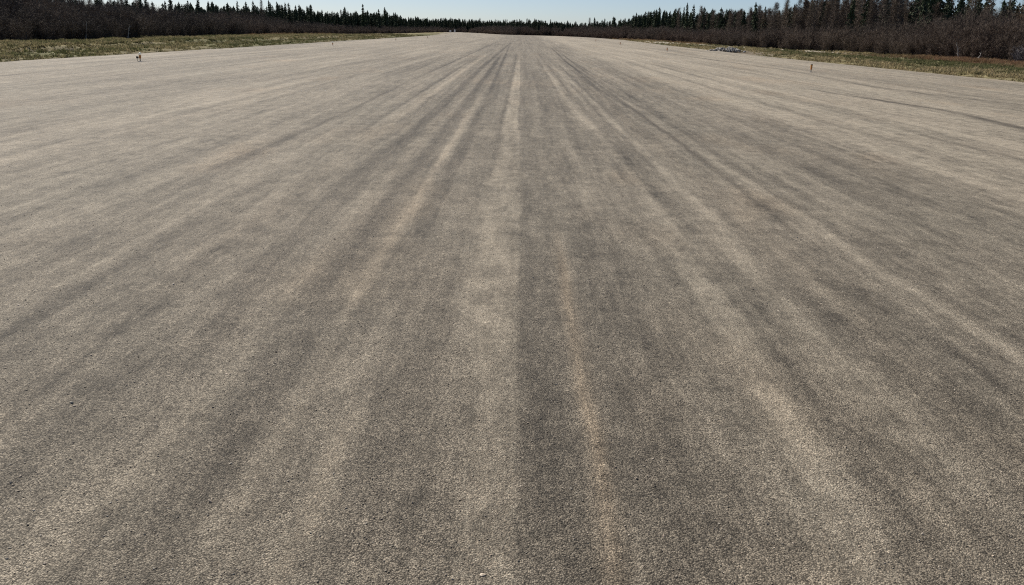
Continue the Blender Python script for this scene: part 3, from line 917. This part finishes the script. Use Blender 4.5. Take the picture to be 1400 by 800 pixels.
# the depth of the wood behind the skyline trees, one uncountable mass
def build_backwood():
    meshes = []
    for H, tm, cm, cb in SPR[:4]:
        meshes.append(cb.mesh('spruce_mass', MAT_SPRUCE_I))
    cc = proto_coll('mass_kind', meshes)
    n = 5200
    s = 20 + (ARC[-1] - 40) * rng.random(n); d = 9 + 30 * rng.random(n) ** 1.3
    x, y = front_at(s, d)
    x = np.concatenate([x, -75 + 80 * rng.random(1000)]); y = np.concatenate([y, 443 + 36 * rng.random(1000)])
    keep = (y > 40) & (inside_dist(x, y) > 7.5) & (np.abs(x / y) < .75) & ~((x / y > .27) & (x / y < .44) & (rng.random(len(x)) < .8)) & ~((x / y < -.45) & (rng.random(len(x)) < .4))
    x, y = x[keep], y[keep]; n = len(x)
    H = tree_top(x, y) * (.66 + .34 * rng.random(n))
    k = H / 5.8
    scatter('spruce_wood', np.stack([x, y, land_z(x, y) - .1], -1), np.stack([np.zeros(n), np.zeros(n), rng.random(n) * 6.28], -1),
            np.stack([k ** .5 * 1.15, k ** .5 * 1.15, k], -1), rng.integers(0, 4, n), cc, {'tint': rng.random(n)},
            'deep dark spruce wood closing the view behind the front trees', 'wood')
build_backwood()
def build_larchwood():
    cc = proto_coll('larch_mass_kind', [l[2] for l in LAR])
    n = 3600
    s = 20 + (ARC[-1] - 40) * rng.random(n); d = 7 + 26 * rng.random(n)
    x, y = front_at(s, d); q = x / y
    keep = (y > 60) & (np.abs(q) < .7) & (inside_dist(x, y) > 6) & (((q > .2) & (q < .47)) | ((q >= .47) & (rng.random(n) < .25)) | ((q < -.42) & (rng.random(n) < .5)))
    x, y = x[keep], y[keep]; n = len(x)
    k = tree_top(x, y) * (.70 + .36 * rng.random(n)) / 7.0
    scatter('larch_wood', np.stack([x, y, land_z(x, y) - .1], -1), np.stack([np.zeros(n), np.zeros(n), rng.random(n) * 6.28], -1),
            np.stack([k ** .5 * 1.1, k ** .5 * 1.1, k], -1), rng.integers(0, 5, n), cc, {'tint': rng.random(n)},
            'brown mass of leafless larches behind the front trees', 'wood')
build_larchwood()

# ------------------------------------------------------------------ single plants and dead wood
def dead_trunk(x, y, H, lean, label):
    b = MB(); r = np.random.default_rng(int(abs(x * 7)))
    pts = [np.array((lean * t * H + r.normal(0, .015), r.normal(0, .02), H * t - .05)) for t in np.linspace(0, 1, 7)]
    b.tube(pts, [.075, .06, .052, .046, .04, .034, .02], 7)
    tr = b.mesh('trunk', MAT_DEAD)
    root = bpy.data.objects.new('dead_trunk', None); COL.objects.link(root)
    root.location = (x, y, float(land_z(np.array([x]), np.array([y]))[0]))
    link('trunk', tr, root)
    for k in range(5):
        c = MB(); p = pts[1 + k]; a_ = r.random() * 6.28
        d = np.array((math.cos(a_), math.sin(a_), .3)) * (.16 + .2 * r.random())
        c.tube([p, p + d * .5, p + d], [.016, .012, .006], 4)
        link('broken_branch', c.mesh('broken_branch', MAT_DEAD), root)
    return tag(root, label, 'dead trunk')
dead_trunk(46.2, 110.5, 1.7, -.34, 'short bleached dead trunk leaning left at the thicket foot, right of the larches')
dead_trunk(44.8, 89.5, 1.75, -.30, 'tallest pale dead trunk leaning left before the right thicket')
dead_trunk(44.6, 85.5, .9, .28, 'low pale broken stub leaning right, in front of the right thicket')
dead_trunk(-43.0, 86.5, 1.9, .16, 'thin pale dead stem standing at the edge of the left thicket')
dead_trunk(-44.0, 98.0, 1.6, .22, 'small pale dead stem further along the left thicket edge')

def single_shrub(name, x, y, H, spread, mat, label, cat):
    me = shrub_mesh(int(abs(x * 31 + y)), H, spread, 16, mat)
    o = link(name, me, loc=(x, y, float(land_z(np.array([x]), np.array([y]))[0]) - .03))
    return tag(o, label, cat)
single_shrub('grey_shrub', 43.6, 76.8, 1.55, .6, MAT_GREYTWIG, 'pale grey leafless shrub in front of the right thicket at the frame edge', 'shrub')
single_shrub('willow_bush', 51.5, 90.5, 5.1, 1.2, MAT_WILLOW, 'golden brown leafless willow rising over the right thicket', 'bush')

def tussock(x, y, label, sc=1.0):
    b = MB(); r = np.random.default_rng(int(x * 13))
    for k in range(70):
        a_ = r.random() * 6.28; rr = .16 * math.sqrt(r.random())
        p = np.array((math.cos(a_) * rr, math.sin(a_) * rr, 0)); hh = .42 * (.5 + .6 * r.random()) * sc
        q = p + np.array((math.cos(a_) * hh * .7 * r.random(), math.sin(a_) * hh * .7 * r.random(), hh))
        wv = np.array((-math.sin(a_), math.cos(a_), 0)) * .014
        b.face([tuple(p - wv), tuple(p + wv), tuple(q)])
    o = link('grass_tussock', b.mesh('grass_tussock', MAT_STRAW), loc=(x, y, float(land_z(np.array([x]), np.array([y]))[0])))
    return tag(o, label, 'tussock')
tussock(43.2, 81.0, 'larger straw pale grass tussock on the rusty scrub before the right thicket', 1.2)
tussock(43.6, 78.8, 'smaller straw pale grass tussock nearest the right frame edge')

# ------------------------------------------------------------------ rock pile by the right edge
def rock_mat(name, base):
    M, nt, b = new_mat(name)
    f = noise_n(nt, coords(nt), 5, 6, .6)
    t = nd(nt, 'ShaderNodeObjectInfo').outputs['Random']
    c = mix_col(nt, t, base, tuple(k * .48 for k in base))
    nt.links.new(scale_col(nt, c, mrange(nt, f, .3, .7, .7, 1.3)), b.inputs['Base Color'])
    b.inputs['Roughness'].default_value = .85
    return M
MAT_ROCK = rock_mat('pale_stone', (.42, .40, .37))
def rock_mesh(seed):
    import bmesh
    r = np.random.default_rng(seed); bm = bmesh.new()
    bmesh.ops.create_icosphere(bm, subdivisions=2, radius=1)
    for _ in range(9):
        d = Vector(r.normal(size=3)); d.normalize(); lim = .55 + .25 * r.random()
        for v in bm.verts:
            t = v.co.dot(d)
            if t > lim: v.co -= d * (t - lim)
    for v in bm.verts: v.co *= 1 + .05 * r.normal()
    me = bpy.data.meshes.new('stone'); bm.to_mesh(me); bm.free(); me.materials.append(MAT_ROCK)
    return me
def rock_pile():
    root = bpy.data.objects.new('rock_pile', None); COL.objects.link(root)
    root.location = (20.75, 88.5, -.12)
    tag(root, 'heap of pale grey broken rocks at the right runway edge', 'rock pile')
    ms = [rock_mesh(600 + i) for i in range(6)]
    r = np.random.default_rng(9)
    for k in range(175):
        u = r.normal(0, .85); v = r.normal(0, .6)
        if abs(u) > 1.9 or abs(v) > 1.4: continue
        top = .40 * max(0, 1 - (u / 1.9) ** 2) * max(0, 1 - (v / 1.4) ** 2)
        o = link('stone', ms[k % 6], root, (u, v, .06 + top * (.25 + .75 * r.random())))
        s = .075 + .10 * r.random()
        o.scale = (s * (.8 + .5 * r.random()), s, s * (.7 + .4 * r.random()))
        o.rotation_euler = tuple(r.random(3) * 6.28)
rock_pile()

# ------------------------------------------------------------------ runway edge lights
MAT_ORANGE = simple_mat('orange_paint', (.62, .24, .045), .5, .4, .25, 14)
MAT_DARKM = simple_mat('dark_metal', (.045, .04, .038), .55, .4, .2, 14)
MAT_LENSW = simple_mat('white_glass', (.82, .82, .78), .25, .5, .05, 6)
_nt = MAT_LENSW.node_tree
_tr = nd(_nt, 'ShaderNodeBsdfTranslucent'); _tr.inputs['Color'].default_value = (.85, .85, .8, 1)
_mx = nd(_nt, 'ShaderNodeMixShader'); _mx.inputs[0].default_value = .55
_nt.links.new(_nt.nodes['Principled BSDF'].outputs[0], _mx.inputs[1]); _nt.links.new(_tr.outputs[0], _mx.inputs[2])
_nt.links.new(_mx.outputs[0], _nt.nodes['Material Output'].inputs['Surface'])
MAT_LENSA = simple_mat('amber_glass', (.60, .27, .05), .25, .5, .08, 6)
MAT_STEEL = simple_mat('galvanised_steel', (.32, .31, .30), .5, .4, .2, 14)
def light_meshes():
    P = {}
    b = MB(); b.lathe([(.085, 0), (.085, .012), (.05, .018), (.028, .03)], 18); P['base_plate'] = b.mesh('base_plate', MAT_STEEL, False)
    b = MB(); b.lathe([(.022, .03), (.022, .075), (.015, .082), (.015, .09), (.022, .097), (.022, .13)], 14); P['stem'] = b.mesh('stem', MAT_DARKM, False)
    b = MB(); b.lathe([(.026, .13), (.042, .145), (.044, .25), (.05, .255), (.05, .268), (.04, .272)], 18); P['housing'] = b.mesh('housing', MAT_ORANGE, False)
    prof = [(.046, .272), (.055, .285), (.060, .315), (.056, .345), (.044, .372), (.022, .388), (.004, .392)]
    b = MB(); b.lathe(prof, 18); P['lens_w'] = b.mesh('lens', MAT_LENSW, True)
    b = MB(); b.lathe([(r_ * .8, z) for r_, z in prof[:4]] + [(.04, .35)], 18); P['lens_a'] = b.mesh('lens', MAT_LENSA, True)
    b = MB(); b.lathe([(.05, .35), (.052, .36), (.03, .378), (.006, .382)], 18); P['cap'] = b.mesh('cap', MAT_DARKM, False)
    b = MB(); b.box((-.13, .02, .17), (.04, .035, .045)); b.tube([(-.10, .02, .17), (-.03, 0, .16)], [.01, .01], 6); b.tube([(-.13, .02, .13), (-.135, .02, .05), (-.11, .02, .0)], [.008, .008, .008], 6)
    P['plug_box'] = b.mesh('plug_box', MAT_DARKM)
    return P
LP = light_meshes()
ORD = ['nearest', 'second', 'third', 'fourth', 'fifth', 'sixth', 'seventh']
LX = [(-16.8, 38.4), (-16.34, 76.2), (-16.0, 112.5), (-15.8, 149), (-15.9, 187), (-16, 224), (-16.2, 261)]
RX = [(13.75, 41.2), (13.34, 79.7), (13.0, 114.5), (12.9, 150.5), (12.9, 188), (12.9, 225), (12.4, 262)]
for side, row in (('left', LX), ('right', RX)):
    for i, (x, y) in enumerate(row):
        root = bpy.data.objects.new('runway_light', None); COL.objects.link(root)
        root.location = (x, y, .012 * float(fnoise(np.array([x * .25]), np.array([y * .06]), 61, 3)[0]) - .004)
        root.rotation_euler = (random.gauss(0, .03), random.gauss(0, .03), 0)
        for p in ('base_plate', 'stem', 'housing'): link(p, LP[p], root)
        if side == 'left':
            link('lens', LP['lens_w'], root)
            if i == 0: link('plug_box', LP['plug_box'], root)
            lab = '%s runway light along the left edge, white globe on an orange post' % ORD[i]
        else:
            link('lens', LP['lens_a'], root); link('cap', LP['cap'], root)
            lab = '%s runway light along the right edge, orange post with dark cap' % ORD[i]
        tag(root, lab, 'runway light', 'runway lights along the edges')

# ------------------------------------------------------------------ marker boards at the far end
MAT_WHITE = simple_mat('white_board', (.80, .80, .78), .5, .3, .08, 3)
MAT_RED = simple_mat('red_board', (.50, .10, .08), .5, .3, .15, 3)
def board(name, x, y, w, h, mats, label):
    root = bpy.data.objects.new(name, None); COL.objects.link(root)
    root.location = (x, y, float(land_z(np.array([x]), np.array([y]))[0]))
    n = len(mats)
    for i, mt in enumerate(mats):
        b = MB(); b.box((-w / 2 + w * (i + .5) / n, 0, .35 + h / 2), (w / n / 2 - .004, .02, h / 2)); link('panel', b.mesh('panel', mt), root)
    for sx in (-1, 1):
        b = MB(); b.tube([(sx * w * .32, .045, -.1), (sx * w * .32, .045, .35 + h * .9)], [.025, .025], 8); link('leg', b.mesh('leg', MAT_STEEL), root)
    return tag(root, label, 'marker board')
board('marker_board', -28.0, 350, .7, .75, [MAT_WHITE], 'left one of two white marker boards beyond the far left runway end')
board('marker_board', -26.4, 352, .6, 1.0, [MAT_WHITE], 'right and taller of two white marker boards at the far runway end')
board('marker_board', 21.6, 254, .55, .75, [MAT_RED, MAT_WHITE], 'small red and white marker board before the far right thicket')

print('trees', N_TREES, 'objects', len(bpy.data.objects))
